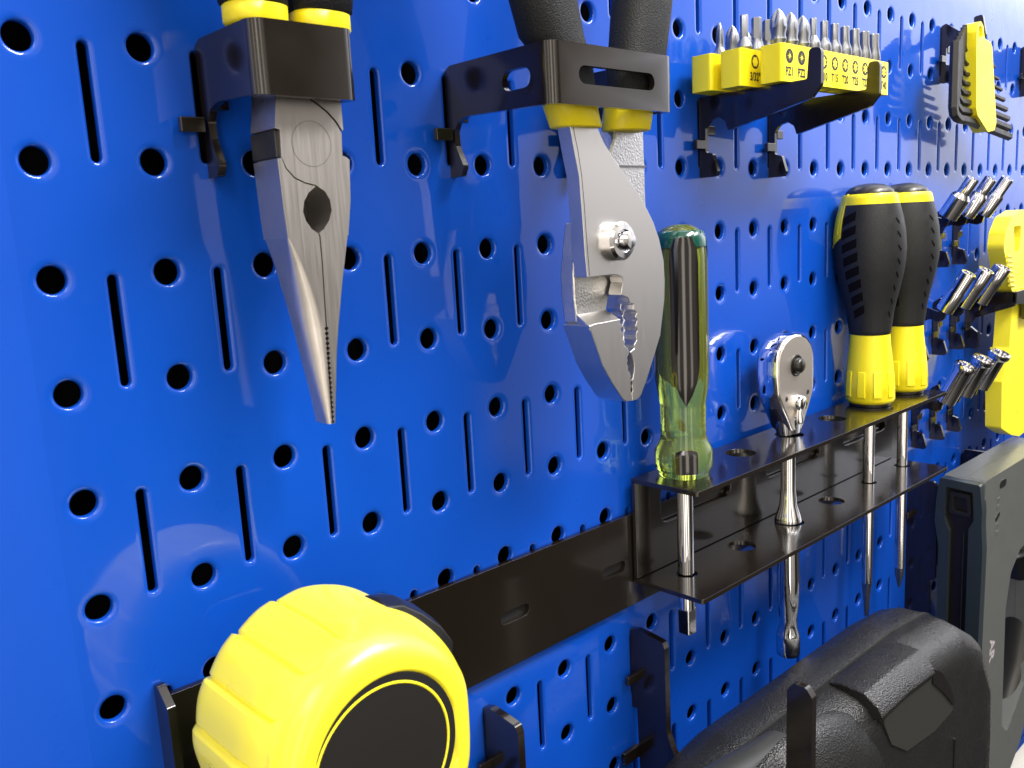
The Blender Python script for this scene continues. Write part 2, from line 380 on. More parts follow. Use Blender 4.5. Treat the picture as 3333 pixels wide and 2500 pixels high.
def strap(name, label, X0, W, D, slots, group, tails=True, z_top=.10, z_bot=-.53, zoff=0):
    root = thing(name, label, 'tool holder', (X0, 0, -1.15 + zoff), group)
    r = .13; a = D - r; q = r * PI / 2; m_ = W - 2 * r; L = 2 * a + 2 * q + m_
    def fn(s, z, t):
        if s <= a: p = (0, -s); n = (-1, 0)
        elif s <= a + q: k = (s - a) / r; p = (r - r * math.cos(k), -a - r * math.sin(k)); n = (-math.cos(k), -math.sin(k))
        elif s <= a + q + m_: p = (r + s - a - q, -D); n = (0, -1)
        elif s <= a + 2 * q + m_: k = (s - a - q - m_) / r; p = (W - r + r * math.sin(k), -a - r * math.cos(k)); n = (math.sin(k), -math.cos(k))
        else: p = (W, -(L - s)); n = (1, 0)
        return (X0 + p[0] + n[0] * t, p[1] + n[1] * t, z + zoff)
    left = [(.10, z_top), (.0, z_top - .05), (0, -1.15), (.19, -1.15), (.25, -1.04), (.13, -.80), (.12, -.64), (.18, -.54), (.34, -.49)]
    right = [(L - .34, -.49), (L - .18, -.54), (L - .12, -.64), (L - .13, -.80), (L - .25, -1.04), (L - .19, -1.15), (L, -1.15), (L, z_top - .05), (L - .10, z_top)]
    poly = left + [(a + q, z_bot), (a + q + m_, z_bot)] + right
    poly = resample(poly, [.02, .02, 0, .05, .05, .02, .06, .08, .1, 0, 0, .1, .08, .06, .02, .05, .05, 0, .02, .02], 4)
    vl = [a + q * k / 6 for k in range(7)] + [a + q + m_ + q * k / 6 for k in range(7)]
    hs = [slot2(cx if cx < 90 else cx, cz, l, w_) for cx, cz, l, w_ in slots(a, q, m_)]
    mb = MB(); sheet(mb, poly, hs, fn, 0, -.075, vl); mb.build('strap', M['black'], root, bevel=.014, ang=50, smooth=35)
    tabs(root, X0, zoff); tabs(root, X0 + W, zoff)
    return root
strap('plier_holder', 'short black steel strap holder gripping the needle nose pliers', 1.5, 1.04, 1.12, lambda a, q, m: [], 'black strap holders for pliers')
strap('plier_holder', 'wide black steel strap holder with long slots around the slip joint pliers', 4.48, 2.06, 1.72,
      lambda a, q, m: [(1.19, -.215, .44, .21), (a + q + m / 2 + .02, -.215, 1.28, .19), (2 * a + 2 * q + m - 1.19, -.215, .44, .21)], 'black strap holders for pliers')
strap('plier_holder', 'black strap holder cut off by the right edge, past the hex keys', 23.5, 2.0, 1.2,
      lambda a, q, m: [(a + q + m / 2, -.215, 1.1, .19)], 'black strap holders for pliers', zoff=2.0)

# ------------------------------------------------------------------ needle nose pliers
n_main=[(1.795,-0.475),(1.75,-0.778),(1.798,-0.791),(1.789,-1.023),(1.831,-1.126),(1.907,-1.207),(2.005,-1.252),(2.116,-1.278),(2.208,-1.337),(2.254,-1.414),(2.262,-1.515),(2.225,-1.607),(2.163,-1.682),(2.106,-1.718)]
n_mainr=[(2.335,-2.164),(2.404,-1.848),(2.481,-1.419),(2.507,-1.045),(2.474,-1.022),(2.433,-1.007),(2.443,-0.8),(2.382,-0.703),(2.3,-0.624),(2.201,-0.554),(2.135,-0.521),(2.133,-0.30),(1.795,-.30)]
n_wedge=[(2.15,-0.30),(2.153,-0.51),(2.219,-0.546),(2.315,-0.611),(2.397,-0.692),(2.455,-0.777),(2.466,-0.769),(2.464,-0.30)]
n_jaw=[(1.748,-1.046),(1.787,-1.038),(1.822,-1.133),(1.897,-1.217),(2.001,-1.264),(2.112,-1.29),(2.03,-1.35),(1.978,-1.425),(1.957,-1.515),(1.977,-1.599),(2.03,-1.677),(2.093,-1.721)]
root = thing('needle_nose_pliers', 'needle nose pliers with long tapered jaws hanging tip down from the short strap holder', 'pliers', (2.1, -.7, -3.55))
yf, yb = -.90, -.44
mb = MB(); plateXZ(mb, n_main + [(2.116, -1.752), (2.425, -1.752)] + n_mainr[2:], yf, yb); mb.build('pliers_half', M['steel'], root, smooth=30)
mb = MB(); plateXZ(mb, n_wedge, yf, yb); plateXZ(mb, [(1.748,-1.046),(1.787,-1.038),(1.822,-1.133),(1.897,-1.217),(2.001,-1.264),(2.112,-1.29),(2.03,-1.35),(1.978,-1.425),(1.957,-1.515),(1.977,-1.599),(2.03,-1.677),(2.093,-1.721),(2.104,-1.752),(1.776,-1.752),(1.762,-1.5)], yf, yb)
mb.build('pliers_half', M['steel'], root, smooth=30)
# dark cutter notch block on the left edge and the web behind the joint
mb = MB(); mb.box(1.757, 2.3, yf + .03, yb + .03, -1.03, -.79); mb.box(1.80, 2.42, yf + .05, yb + .02, -1.28, -.45); mb.box(1.93, 2.29, yb - .05, yb - .01, -1.74, -1.25); mb.build('joint_web', M['oxide'], root, bevel=.01)
mb = MB(); mb.add([], [])
ring = MB(); ring.lathe([(0, .2025), (.0012, .2025), (.0012, .2065), (0, .2065)], (2.111, yf + .0, -.907), (0, -1, 0), 56, caps=False); ring.build('pivot_line', M['dark_steel'], root)
# tapering jaws, rounded outside and flat on the gripping faces
def interp(tab, x):
    for (a, b), (c, d) in zip(tab, tab[1:]):
        if (a - x) * (c - x) <= 0: return b + (d - b) * (x - a) / (c - a)
    return tab[-1][1]
def jaw(side):
    secs = []; N = 150; Z0 = -1.752
    for i in range(N + 1):
        u = i / N; z = Z0 - u * 1.79
        seam = 2.110 - .046 * max(0, (-z - 2.0) / 1.55)
        if side > 0: w = interp([(-1.75, .315), (-1.848, .292), (-2.164, .228), (-2.639, .155), (-3.117, .095), (-3.55, .038)], z)
        else: w = interp([(-1.75, .335), (-2.0, .285), (-2.6, .188), (-3.1, .115), (-3.55, .042)], z)
        t_ = (Z0 - z) / .62
        yF = -.90; yB = -.44 - .20 * u
        tooth = (.016 if (i % 4 < 2) else -.002) if u > .47 else 0
        xi = seam + side * (.006 + max(0, tooth) * .9); xo = seam + side * w
        rr = w * min(.90, .05 + .62 * t_) if side < 0 else min(w * .45, .015 + .06 * u)
        t = (yB - yF) / 2; dp = min(t * .98, rr * 1.25); ring = [(xi, yF, z), (xo - side * (rr + .002), yF, z)]
        for k in range(9):
            a = PI / 2 * k / 8; ring.append((xo - side * rr * (1 - math.sin(a)), yF + dp * (1 - math.cos(a)), z))
        r2 = min(w * .9, .04 + .5 * w * u); d2 = min(t * .98, r2)
        for k in range(7):
            a = PI / 2 * k / 6; ring.append((xo - side * r2 * (1 - math.cos(a)), yB - d2 * (1 - math.sin(a)), z))
        ring.append((xi, yB, z)); secs.append(ring)
    m = MB(); m.loft(secs); return m
jaw(-1).build('jaw', M['steel'], root, smooth=50, wn=True); jaw(1).build('jaw', M['steel'], root, smooth=50, wn=True)
def grip(root, name, pts, rad, m, sq=.8, parent=None):
    b = MB(); b.hloft([(*p, *r) for p, r in zip(pts, rad)], 36, sq); return b.build(name, m, parent or root, smooth=60)
# tangs and cushioned grips
for sx, x0, x1, x2 in ((-1, 1.86, 1.80, 1.30), (1, 2.40, 2.46, 3.0)):
    b = MB(); b.tube([(x0 + .06 * -sx, -.67, -.42), (x0, -.67, -.2), (x1, -.66, .15)], [(.2, .18)] * 3, 20, .7); b.build('tang', M['steel'], root)
    cl = grip(root, 'collar', [(x1 - .004 * sx, -.66, .12), (x1 + .002 * sx, -.66, .16), (x1, -.66, .30), (x1 - .01, -.66, .315)], [(.265, .21), (.285, .23), (.285, .235), (.26, .21)], M['yellow_soft'])
    g = grip(root, 'grip', [(x1, -.66, .29), (x1 + .01 * sx, -.66, .32), (x1 + .04 * sx, -.66, .6), (x1 + .16 * sx, -.66, 1.1), (x1 + .32 * sx, -.66, 1.9), (x1 + .42 * sx, -.66, 2.9), (x1 + .40 * sx, -.66, 3.9), (x1 + .36 * sx, -.66, 4.1)],
             [(.25, .2), (.30, .25), (.315, .27), (.33, .28), (.34, .28), (.33, .27), (.30, .24), (.2, .15)], M['foam'])

# ------------------------------------------------------------------ slip joint pliers
s_front=[(5.002,-0.30),(5.30,-0.30),(5.427,-0.624),(5.469,-0.713),(5.571,-0.873),(5.692,-1.014),(5.897,-1.201),(6.093,-1.382),(6.209,-1.503),(6.31,-1.625),(6.43,-1.79),(6.535,-1.997),(6.617,-2.267),(6.629,-2.522),(6.615,-2.746),(6.512,-3.189),(6.355,-3.472),(6.226,-3.696),(6.099,-3.888),(6.027,-3.928),(5.925,-3.93),(5.925,-3.828),(5.945,-3.794),(5.929,-3.747),(5.949,-3.712),(5.928,-3.672),(5.952,-3.652),(5.981,-3.568),(5.989,-3.495),(5.976,-3.441),(5.949,-3.371),(5.917,-3.322),(5.999,-3.289),(5.989,-3.25),(6.049,-3.192),(6.029,-3.13),(6.066,-3.076),(6.027,-3.02),(6.067,-2.958),(6.032,-2.91),(6.064,-2.862),(5.998,-2.819),(6.012,-2.755),(5.934,-2.733),(5.903,-2.665),(5.776,-2.618),(5.798,-2.541),(5.828,-2.472),(5.804,-2.414),(5.729,-2.38),(5.654,-2.37),(5.202,-2.37),(5.177,-2.108),(5.157,-1.665),(5.131,-1.232),(5.065,-0.954),(5.002,-.641)]
s_jaw=[(5.201,-2.925),(5.285,-2.91),(5.758,-2.902),(5.744,-2.951),(5.789,-2.992),(5.751,-3.039),(5.802,-3.088),(5.769,-3.135),(5.827,-3.178),(5.813,-3.228),(5.874,-3.272),(5.908,-3.324),(5.86,-3.38),(5.872,-3.419),(5.852,-3.453),(5.877,-3.496),(5.866,-3.536),(5.905,-3.586),(5.92,-3.626),(5.906,-3.646),(5.919,-3.676),(5.904,-3.706),(5.918,-3.745),(5.9,-3.787),(5.914,-3.827),(5.907,-3.924),(5.82,-3.92),(5.743,-3.872),(5.566,-3.651),(5.405,-3.41),(5.303,-3.155)]
s_upper=[(5.339,-1.741),(5.525,-1.747),(5.972,-2.311),(6.102,-2.437),(6.12,-2.5),(6.03,-2.6),(5.83,-2.66),(5.79,-2.80),(5.80,-2.91),(5.455,-2.965),(5.255,-2.91),(5.225,-2.621),(5.221,-2.342),(5.283,-2.0)]
s_back=[(6.083,-0.35),(6.50,-0.35),(6.56,-0.60),(6.556,-0.928),(6.566,-1.105),(6.56,-1.328),(6.57,-1.75),(6.497,-2.066),(6.2,-2.403),(5.45,-2.355),(5.632,-1.855),(5.634,-1.534),(5.86,-1.004),(5.982,-0.80)]
root = thing('slip_joint_pliers', 'slip joint pliers with wide toothed jaws hanging tip down from the wide slotted holder', 'pliers', (5.9, -1.3, -3.95))
yf = -1.45
mb = MB(); plateXZ(mb, s_front, yf, yf + .20)
front = mb.build('pliers_half', M['steel2'], root, bevel=.009, ang=60, smooth=30)
mb = MB(); plateXZ(mb, [p for p in s_front[11:43]] + [(5.99, -2.66), (6.2, -2.3), (6.45, -1.95)], yf + .202, yf + .43); mb.build('jaw_thickness', M['steel2'], front, bevel=.02, ang=60, smooth=30)
mb = MB(); plateXZ(mb, s_jaw, yf, yf + .43); half2 = mb.build('pliers_half', M['steel2'], root, bevel=.009, ang=60, smooth=30)
mb = MB(); plateXZ(mb, s_upper, yf + .235, yf + .46); plateXZ(mb, [(p[0], p[1]) for p in s_back], yf + .21, yf + .45); mb.build('textured_shank', M['cast'], half2, bevel=.03, ang=60, smooth=30)
mb = MB(); mb.loft([[(5.201, yf + .004, -2.927), (5.75, yf + .004, -2.904), (5.745, yf + .004, -2.96), (5.22, yf + .004, -2.99)], [(5.235, yf + .235, -2.80), (5.79, yf + .235, -2.80), (5.78, yf + .235, -2.97), (5.24, yf + .235, -3.0)]]); mb.build('jaw_shoulder', M['steel2'], half2, bevel=.012)
mb = MB(); mb.box(6.06, 6.56, yf + .19, yf + .22, -1.12, -1.10); mb.build('shank_step', M['dark_steel'], half2)
# groove along the left edge of the front half
gl = [(5.050,-0.66),(5.075,-0.80),(5.118,-0.96),(5.165,-1.24),(5.188,-1.55),(5.198,-1.78),(5.213,-2.05),(5.230,-2.35)]
mb = MB(); mb.loft([[(x, yf - .001, z), (x + .009, yf - .001, z), (x + .009, yf + .004, z), (x, yf + .004, z)] for x, z in gl]); mb.build('groove', M['oxide'], front)
mb = MB(); mb.lathe([(0, .225), (.09, .225), (.125, .195), (.13, .135), (.10, .128), (.10, .108), (.20, .105), (.232, .08), (.24, .0)], (5.72, yf, -1.985), (0, -1, 0), 48); mb.build('pivot_rivet', M['chrome'], root, smooth=35)
for sx, pts, rd, cl in ((-1, [(5.16, -1.36, -.46), (5.06, -1.36, .0), (4.90, -1.34, .22), (4.80, -1.33, .6), (4.62, -1.33, 1.2), (4.42, -1.33, 2.2), (4.36, -1.33, 3.4), (4.40, -1.33, 3.7)], None, [(5.21, -1.36, -.715), (5.205, -1.36, -.70), (5.13, -1.36, -.50), (5.09, -1.36, -.36)]),
                        (1, [(6.17, -1.36, -.46), (6.20, -1.36, -.05), (6.33, -1.35, .16), (6.43, -1.34, .6), (6.56, -1.33, 1.2), (6.76, -1.33, 2.2), (6.86, -1.33, 3.4), (6.82, -1.33, 3.7)], None, [(6.11, -1.33, -.715), (6.115, -1.33, -.70), (6.16, -1.33, -.50), (6.18, -1.33, -.36)])):
    grip(root, 'collar', cl, [(.315, .20), (.33, .215), (.335, .225), (.33, .225)], M['yellow_soft'])
    grip(root, 'grip', pts, [(.31, .21), (.33, .24), (.385, .27), (.40, .28), (.40, .29), (.40, .29), (.36, .26), (.25, .18)], M['foam'])

# ------------------------------------------------------------------ long bar and screwdriver rack
root = thing('tool_rack', 'long black steel bar carrying a two-tier shelf pierced with round holes', 'tool rack', (8, 0, -7.5))
mb = MB(); plateXZ(mb, resample([(.46, -6.03), (16.6, -6.10), (16.6, -7.47), (.46, -7.50)], .05), -.10, -.02, [slot2(5.02, -6.79, .52, .17), slot2(3.02, -6.79, .52, .17), slot2(7.02, -6.80, .52, .17)])
mb.build('mounting_bar', M['black'], root, bevel=.03, seg=3, ang=50)
mb = MB(); mb.box(.6, 7.6, -.018, -.006, -7.35, -6.2); mb.build('slot_shade', M['ink'], root)  # dark plate added for the shade inside the bar slots
mb = MB(); plateYZ(mb, resample([(0, -5.90), (-.10, -5.90), (-.30, -6.06), (-.30, -7.55), (0, -7.55)], .04), .38, .46); mb.build('end_flange', M['black'], root, bevel=.02, ang=50)
XA, XB, ZT, ZB = 7.45, 16.05, -5.50, -7.10
wins = [resample([(x - .95, -5.74), (x + .95, -5.74), (x + .95, -6.36), (x - .95, -6.36)], .2) for x in (9.0, 12.0, 14.8)]
mb = MB(); plateXZ(mb, [(XA, ZT - .04), (XB, ZT - .04), (XB, ZB + .04), (XA, ZB + .04)], -.19, -.115, wins); mb.build('back_panel', M['black'], root, bevel=.015, ang=50)
hx = [8.1, 9.6, 11.1, 12.6, 14.1, 15.6]
def shelf(z, rads, y1):
    m = MB(); plateXY(m, resample([(XA, -.12), (XB, -.12), (XB, y1), (XA, y1)], [0, 0, .06, .06]), z - .07, z, [circle(x, -.6, r, 36) for x, r in zip(hx, rads)])
    return m.build('shelf', M['black'], root, bevel=.014, ang=50)
shelf(ZT, (.24, .24, .24, .24, .24, .24), -1.30); shelf(ZB + .035, (.17, .23, .25, .23, .15, .15), -1.36)

# green handled drive spinner in the first hole
root = thing('spinner_handle', 'socket driver with clear green handle and black insets, in the first hole of the rack', 'screwdriver', (8.1, -.6, -8.0))
o3 = (8.1, -.6, 0); NF = 96
def flutes(a, h):
    k = max(0, min(1, (-4.05 - h) / .28)); amt = 1 - k
    c = abs(((a / (2 * PI) * 8) % 1) - .5) * 2      # 0 at flat centre .. 1 at ridge
    return 1 - .035 * amt * (1 - c) if h > -4.4 else 1
prof = [(-1.84, .05), (-1.86, .17), (-1.91, .26), (-1.99, .325), (-2.10, .365), (-2.3, .382), (-4.05, .388), (-4.20, .375), (-4.42, .335), (-4.47, .328), (-4.50, .338), (-4.54, .326), (-4.58, .337), (-4.62, .325), (-4.66, .336), (-4.70, .325), (-4.74, .336), (-4.78, .325), (-4.82, .337), (-4.86, .328), (-4.92, .335), (-5.00, .36), (-5.09, .405), (-5.14, .42), (-5.34, .422), (-5.40, .40), (-5.43, .38), (-5.495, .37)]
mb = MB(); mb.lathe(list(reversed(prof)), o3, (0, 0, 1), NF, flutes); hd = mb.build('handle', M['acetate'], root, smooth=50)
mb = MB(); mb.lathe([(-4.15, .12), (-3.95, .24), (-2.3, .27), (-2.1, .2)], o3, (0, 0, 1), 28); mb.build('tint_core', M['teal'], hd, smooth=60)  # teal stands in for the darker refraction in the upper handle
def inset(a0, wid, z_top, z_bot, r, point=True):
    secs = []; m = MB()
    n = 9; zs = []
    steps = 14
    for j in range(steps + 1):
        z = z_top + (z_bot - z_top) * j / steps
        if point: f_ = 1.0 if j < steps - 4 else math.cos((j - steps + 4) / 4 * PI / 2) ** .8
        else: f_ = 1.0
        if j == 0: f_ *= .55
        if j == 1 and point: f_ *= .92
        outr = []; inn = []
        for k in range(n):
            a = a0 + wid * f_ * (k / (n - 1) - .5) * 2
            rr = r if not callable(r) else r(z)
            cc = math.cos(wid * .98); d = rr * cc / max(math.cos((k / (n - 1) - .5) * 2 * wid * f_), .5)
            d = rr + .003
            outr.append((o3[0] + d * math.cos(a), o3[1] + d * math.sin(a), z)); inn.append((o3[0] + (rr - .10) * math.cos(a), o3[1] + (rr - .10) * math.sin(a), z))
        secs.append(outr + inn[::-1])
    m.loft(secs); return m
aview = math.atan2(-8.28 + .6, -2.32 - 8.1)
for k in range(3):
    inset(aview +   .14 + k * 2 * PI / 3, .54, -2.02, -4.42, lambda z: .389 if z > -4.1 else .389 - (-4.1 - z) * .15).build('inset', M['inset'], hd, smooth=50)
    inset(aview + .10 + k * 2 * PI / 3, .38, -5.05, -5.40, lambda z: .427 - max(0, z + 5.12) * .55, False).build('inset', M['inset'], hd, smooth=50)
mb = MB(); mb.lathe([(-1.93, .30), (-1.95, .335), (-2.05, .373), (-2.12, .384), (-2.16, .384), (-2.16, .36), (-1.94, .25)], o3, (0, 0, 1), 48, caps=False); mb.build('end_ring', M['teal'], hd, smooth=50)
mb = MB(); mb.lathe([(-7.64, .10), (-7.62, .125), (-5.2, .120)], o3, (0, 0, 1), 36); mb.build('shaft', M['chrome'], root, smooth=50)
mb = MB(); mb.box(8.1 - .105, 8.1 + .105, -.705, -.495, -8.03, -7.60); d_ = mb.build('drive_square', M['chrome'], root, bevel=.03, seg=3)

# ratchet in the third hole
root = thing('ratchet', 'polished chrome ratchet with round head and reverse lever, head up in the rack', 'ratchet', (11.1, -.6, -9.55))
r_face=[(11.068,-3.75),(10.881,-3.765),(10.671,-3.84),(10.526,-3.97),(10.462,-4.12),(10.453,-4.383),(10.504,-4.738),(10.64,-4.97),(10.81,-5.21),(10.95,-5.45),(11.25,-5.45),(11.36,-5.25),(11.51,-5.02),(11.637,-4.78),(11.641,-4.38),(11.63,-4.12),(11.55,-3.96),(11.397,-3.84),(11.231,-3.77)]
fc = resample(r_face, .25, 4)
def ratchet_head():
    cx, cz = 11.06, -4.5; secs = []
    for y, s_ in ((-.735, .93), (-.75, .965), (-.742, .985), (-.72, 1.0), (-.42, 1.0), (-.36, .96), (-.33, .88)):
        secs.append([(cx + (p[0] - cx) * s_, y, cz + (p[1] - cz) * s_) for p in fc])
    return MB().loft(secs)
hd = ratchet_head().build('head', M['chrome'], root, smooth=50)
mb = MB(); sheet(mb, [(11.06 + (p[0] - 11.06) * .925, -4.5 + (p[1] + 4.5) * .945) for p in fc], [circle(11.045, -4.28, .17, 30), circle(10.74, -4.81, .045), circle(11.43, -4.80, .045)], fXZ, -.762, -.735); mb.build('cover_plate', M['plate'], hd, bevel=.006)
mb = MB(); mb.lathe([(-.02, .185), (.008, .185), (.012, .165), (.0, .15), (.0, .132), (.08, .124), (.115, .09), (.125, 0)], (11.045, -.765, -4.28), (0, -1, 0), 36); mb.build('release_button', M['cap'], hd, smooth=40)
mb = MB(); mb.lathe([(0, .14), (.10, .135), (.125, .11), (.13, 0)], (11.09, -.755, -4.93), (0, -1, 0), 32); mb.tube([(11.09, -.82, -4.95), (11.03, -.83, -5.12), (10.99, -.86, -5.24), (10.98, -.86, -5.27)], [(.07, .05), (.065, .055), (.058, .06), (.03, .03)], 16); mb.build('reverse_lever', M['chrome'], hd, smooth=50)
for x, z in ((10.74, -4.81), (11.43, -4.80)):
    mb = MB(); mb.lathe([(0, .043), (.012, .043), (.014, .02), (.004, .015), (.004, 0)], (x, -.752, z), (0, -1, 0), 16); mb.build('screw', M['oxide'], hd)
mb = MB(); mb.box(10.93, 11.2, -.32, -.13, -4.42, -4.15); mb.build('drive_square', M['oxide'], hd, bevel=.02)
# waist, neck and handle
secs = []
for z, rx, ry in ((-5.15, .30, .20), (-5.30, .27, .20), (-5.42, .245, .19), (-5.55, .205, .17), (-5.72, .135, .135), (-5.95, .125, .125), (-6.45, .125, .125), (-6.75, .15, .15), (-6.92, .205, .205), (-7.02, .232, .232), (-7.09, .225, .225), (-7.14, .195, .195), (-7.4, .18, .18), (-8.1, .195, .195), (-8.6, .185, .185), (-8.85, .155, .155), (-9.0, .155, .155), (-9.14, .195, .195), (-9.22, .21, .21), (-9.5, .21, .21), (-9.545, .185, .185)):
    secs.append([(11.1 + rx * math.cos(2 * PI * k / 40), -.58 + ry * math.sin(2 * PI * k / 40), z) for k in range(40)])
MB().loft(secs).build('handle', M['chrome'], root, smooth=60)

# two yellow and black screwdrivers
def driver(px, tip, label):
    root = thing('screwdriver', label, 'screwdriver', (px, -.6, -9.9), 'yellow and black screwdrivers')
    o = (px, -.6, 0); lean = -.16
    def sec(z, rx, ry=None, n=48):
        k = max(0, (z + 5.4) / 4.1); cx = px + lean * k; ry = ry or rx
        return [(cx + rx * math.cos(2 * PI * i / n), -.6 + ry * math.sin(2 * PI * i / n), z) for i in range(n)]
    def body(rows, bump=None):
        return MB().loft([sec(*r) for r in rows])
    body([(-5.17, .455), (-5.18, .45), (-5.36, .452), (-5.42, .43), (-5.445, .38)][::-1] + [(-4.9, .435), (-4.6, .405), (-4.3, .37), (-4.1, .362), (-3.95, .36)]).build('collar', M['yellow'], root, smooth=50)
    body([(-5.50, .35), (-5.49, .375), (-5.44, .375)]).build('ferrule', M['cap'], root)
    rows = [(-4.12, .355), (-4.10, .372), (-4.03, .382), (-3.7, .425), (-3.4, .49), (-3.0, .585), (-2.75, .625), (-2.5, .642), (-2.2, .625), (-1.95, .585), (-1.75, .535), (-1.68, .515)]
    gp = body(rows).build('grip', M['rubber'], root, smooth=60)
    body([(-1.70, .50), (-1.69, .52), (-1.60, .503), (-1.53, .485), (-1.50, .46)]).build('top_band', M['yellow'], root, smooth=50)
    body([(-1.51, .40), (-1.49, .428), (-1.44, .41), (-1.38, .34), (-1.335, .22), (-1.315, .08)]).build('end_cap', M['cap'], root, smooth=60)
    import bisect
    zz = [r[0] for r in rows]; rr = [r[1] for r in rows]
    def R_(z):
        i = min(max(bisect.bisect(zz, z), 1), len(zz) - 1); t = (z - zz[i - 1]) / (zz[i] - zz[i - 1]); return rr[i - 1] + (rr[i] - rr[i - 1]) * t
    va = math.atan2(-8.28 + .6, -2.32 - px)
    # hang hole window, side pads and chevrons
    def patch(a0, a1, z0, z1, skew, m, name, e=.006, depth=.03):
        q = MB(); secs = []
        for j in range(5):
            z_ = z0 + (z1 - z0) * j / 4; ring = []; inn = []
            for k in range(5):
                a = a0 + (a1 - a0) * k / 4; z = z_ + skew * k / 4; kk = max(0, (z + 5.4) / 4.1); r = R_(z)
                ring.append((px + lean * kk + (r + e) * math.cos(a), -.6 + (r + e) * math.sin(a), z)); inn.append((px + lean * kk + (r - depth) * math.cos(a), -.6 + (r - depth) * math.sin(a), z))
            secs.append(ring + inn[::-1])
        q.loft(secs); return q.build(name, m, gp, smooth=40)
    for j in range(8):
        z = -1.92 - j * .245
        patch(va - .90 + .03 * j, va - .42 + .03 * j, z - .16, z, .12, M['pad'], 'grip_pad', .003)
        patch(va + .86, va + .98, z - .06, z - .02, -.08, M['pad'], 'grip_rib', .008)
    patch(va - 1.55, va - .92, -2.48, -1.69, .20, M['yellow'], 'hang_hole_frame', .012)
    patch(va - 1.45, va - 1.06, -2.34, -1.84, .14, M['yellow_soft'], 'hang_hole', .016)
    for a in (va - .35, va + .3, va + .95, va - 1.0):
        q = MB(); secs = []
        for z, r in ((-5.3, .472), (-5.22, .474), (-4.85, .448), (-4.80, .435)):
            kk = max(0, (z + 5.4) / 4.1); secs.append([(px + lean * kk + (r - d) * math.cos(a + b), -.6 + (r - d) * math.sin(a + b), z) for d, b in ((0, -.16), (0, 0), (0, .16), (.05, .16), (.05, 0), (.05, -.16))])
        q.loft(secs); q.build('collar_rib', M['yellow'], root, bevel=.01, ang=40)
    if tip == 'flat':
        secs = [sec(-5.4, .105), sec(-8.6, .100), sec(-9.15, .096)]; m = MB().loft([[(p[0] - 0, p[1], p[2]) for p in s] for s in secs]); m.build('shaft', M['chrome'], root, smooth=50)
        mm = MB(); mm.loft([[(px + a * w_, -.6 + b * t_, z) for a, b in ((-1, -1), (1, -1), (1, 1), (-1, 1))] for z, w_, t_ in ((-9.05, .07, .07), (-9.2, .095, .06), (-9.45, .085, .035), (-9.86, .07, .012))]); mm.build('tip', M['satin'], root, bevel=.006, smooth=30)
    else:
        MB().loft([sec(-5.4, .105), sec(-9.3, .100)]).build('shaft', M['chrome'], root, smooth=50)
        mm = MB(); mm.lathe([(-9.75, .02), (-9.62, .05), (-9.45, .09), (-9.28, .099)], o, (0, 0, 1), 32, lambda a, h: 1 - (.32 * (abs(math.cos(2 * a)) ** 4) if h < -9.4 else 0)); mm.build('tip', M['satin'], root, smooth=40)
    return root
driver(14.1, 'flat', 'flat blade screwdriver, black grip and yellow collar, nearer of two in the rack')
driver(15.6, 'cross', 'cross point screwdriver, black grip and yellow collar, farther of two in the rack')

# ------------------------------------------------------------------ bit brackets, bit blocks and bits
arm = [(0, .03), (-.06, .04), (-1.80, .04), (-1.83, .44), (-2.01, .44), (-2.01, -.06), (-1.87, -.22), (-.52, -.50), (-.47, -.36), (-.35, -.28), (-.20, -.32)] + [(-a, b) for a, b in tail_pts()]
armr = resample(arm, [0, 0, .03, .06, .10, .08, .08, .02, .06, .1, .1, .05, .03, .04, .04, .04, 0], 4)
def blade(name, label, cat, X, zoff, poly, group, t=.075):
    root = thing(name, label, cat, (X, 0, -1.16 + zoff), group)
    mb = MB(); plateYZ(mb, [(p[0], p[1] + zoff) for p in poly], X - t / 2, X + t / 2); mb.build('blade', M['black'], root, bevel=.012, ang=50)
    tabs(root, X, zoff); return root
blade('bit_bracket', 'black steel arm with upturned tip under the near half of the yellow bit blocks', 'bracket', 9.5, 0, armr, 'bit block brackets')
blade('bit_bracket', 'black steel arm with upturned tip near the far end of the yellow bit blocks', 'bracket', 11.5, 0, [(p[0] + .11 if p[0] < -1.5 else p[0], p[1]) for p in armr], 'bit block brackets')

def star(kind, cx, cz, r):
    out = []
    if kind == 'torx':
        for k in range(48): a = 2 * PI * k / 48 + PI / 2; out.append((cx + r * (.78 + .22 * math.cos(6 * (a - PI / 2))) * math.cos(a), cz + r * (.78 + .22 * math.cos(6 * (a - PI / 2))) * math.sin(a)))
    elif kind == 'pz':
        for k in range(32): a = 2 * PI * k / 32 + PI / 2; q = (1.0 if k % 8 == 0 else .66 if k % 8 == 4 else .30 if k % 2 == 0 else .32); out.append((cx + r * q * math.cos(a), cz + r * q * math.sin(a)))
    elif kind == 'ph':
        w_ = .2; out = [(cx + r * a, cz + r * b) for a, b in ((-w_, 1), (w_, 1), (w_, w_), (1, w_), (1, -w_), (w_, -w_), (w_, -1), (-w_, -1), (-w_, -w_), (-1, -w_), (-1, w_), (-w_, w_))]
    else: out = [(cx + r * math.cos(PI / 3 * k), cz + r * math.sin(PI / 3 * k)) for k in range(6)]
    return out
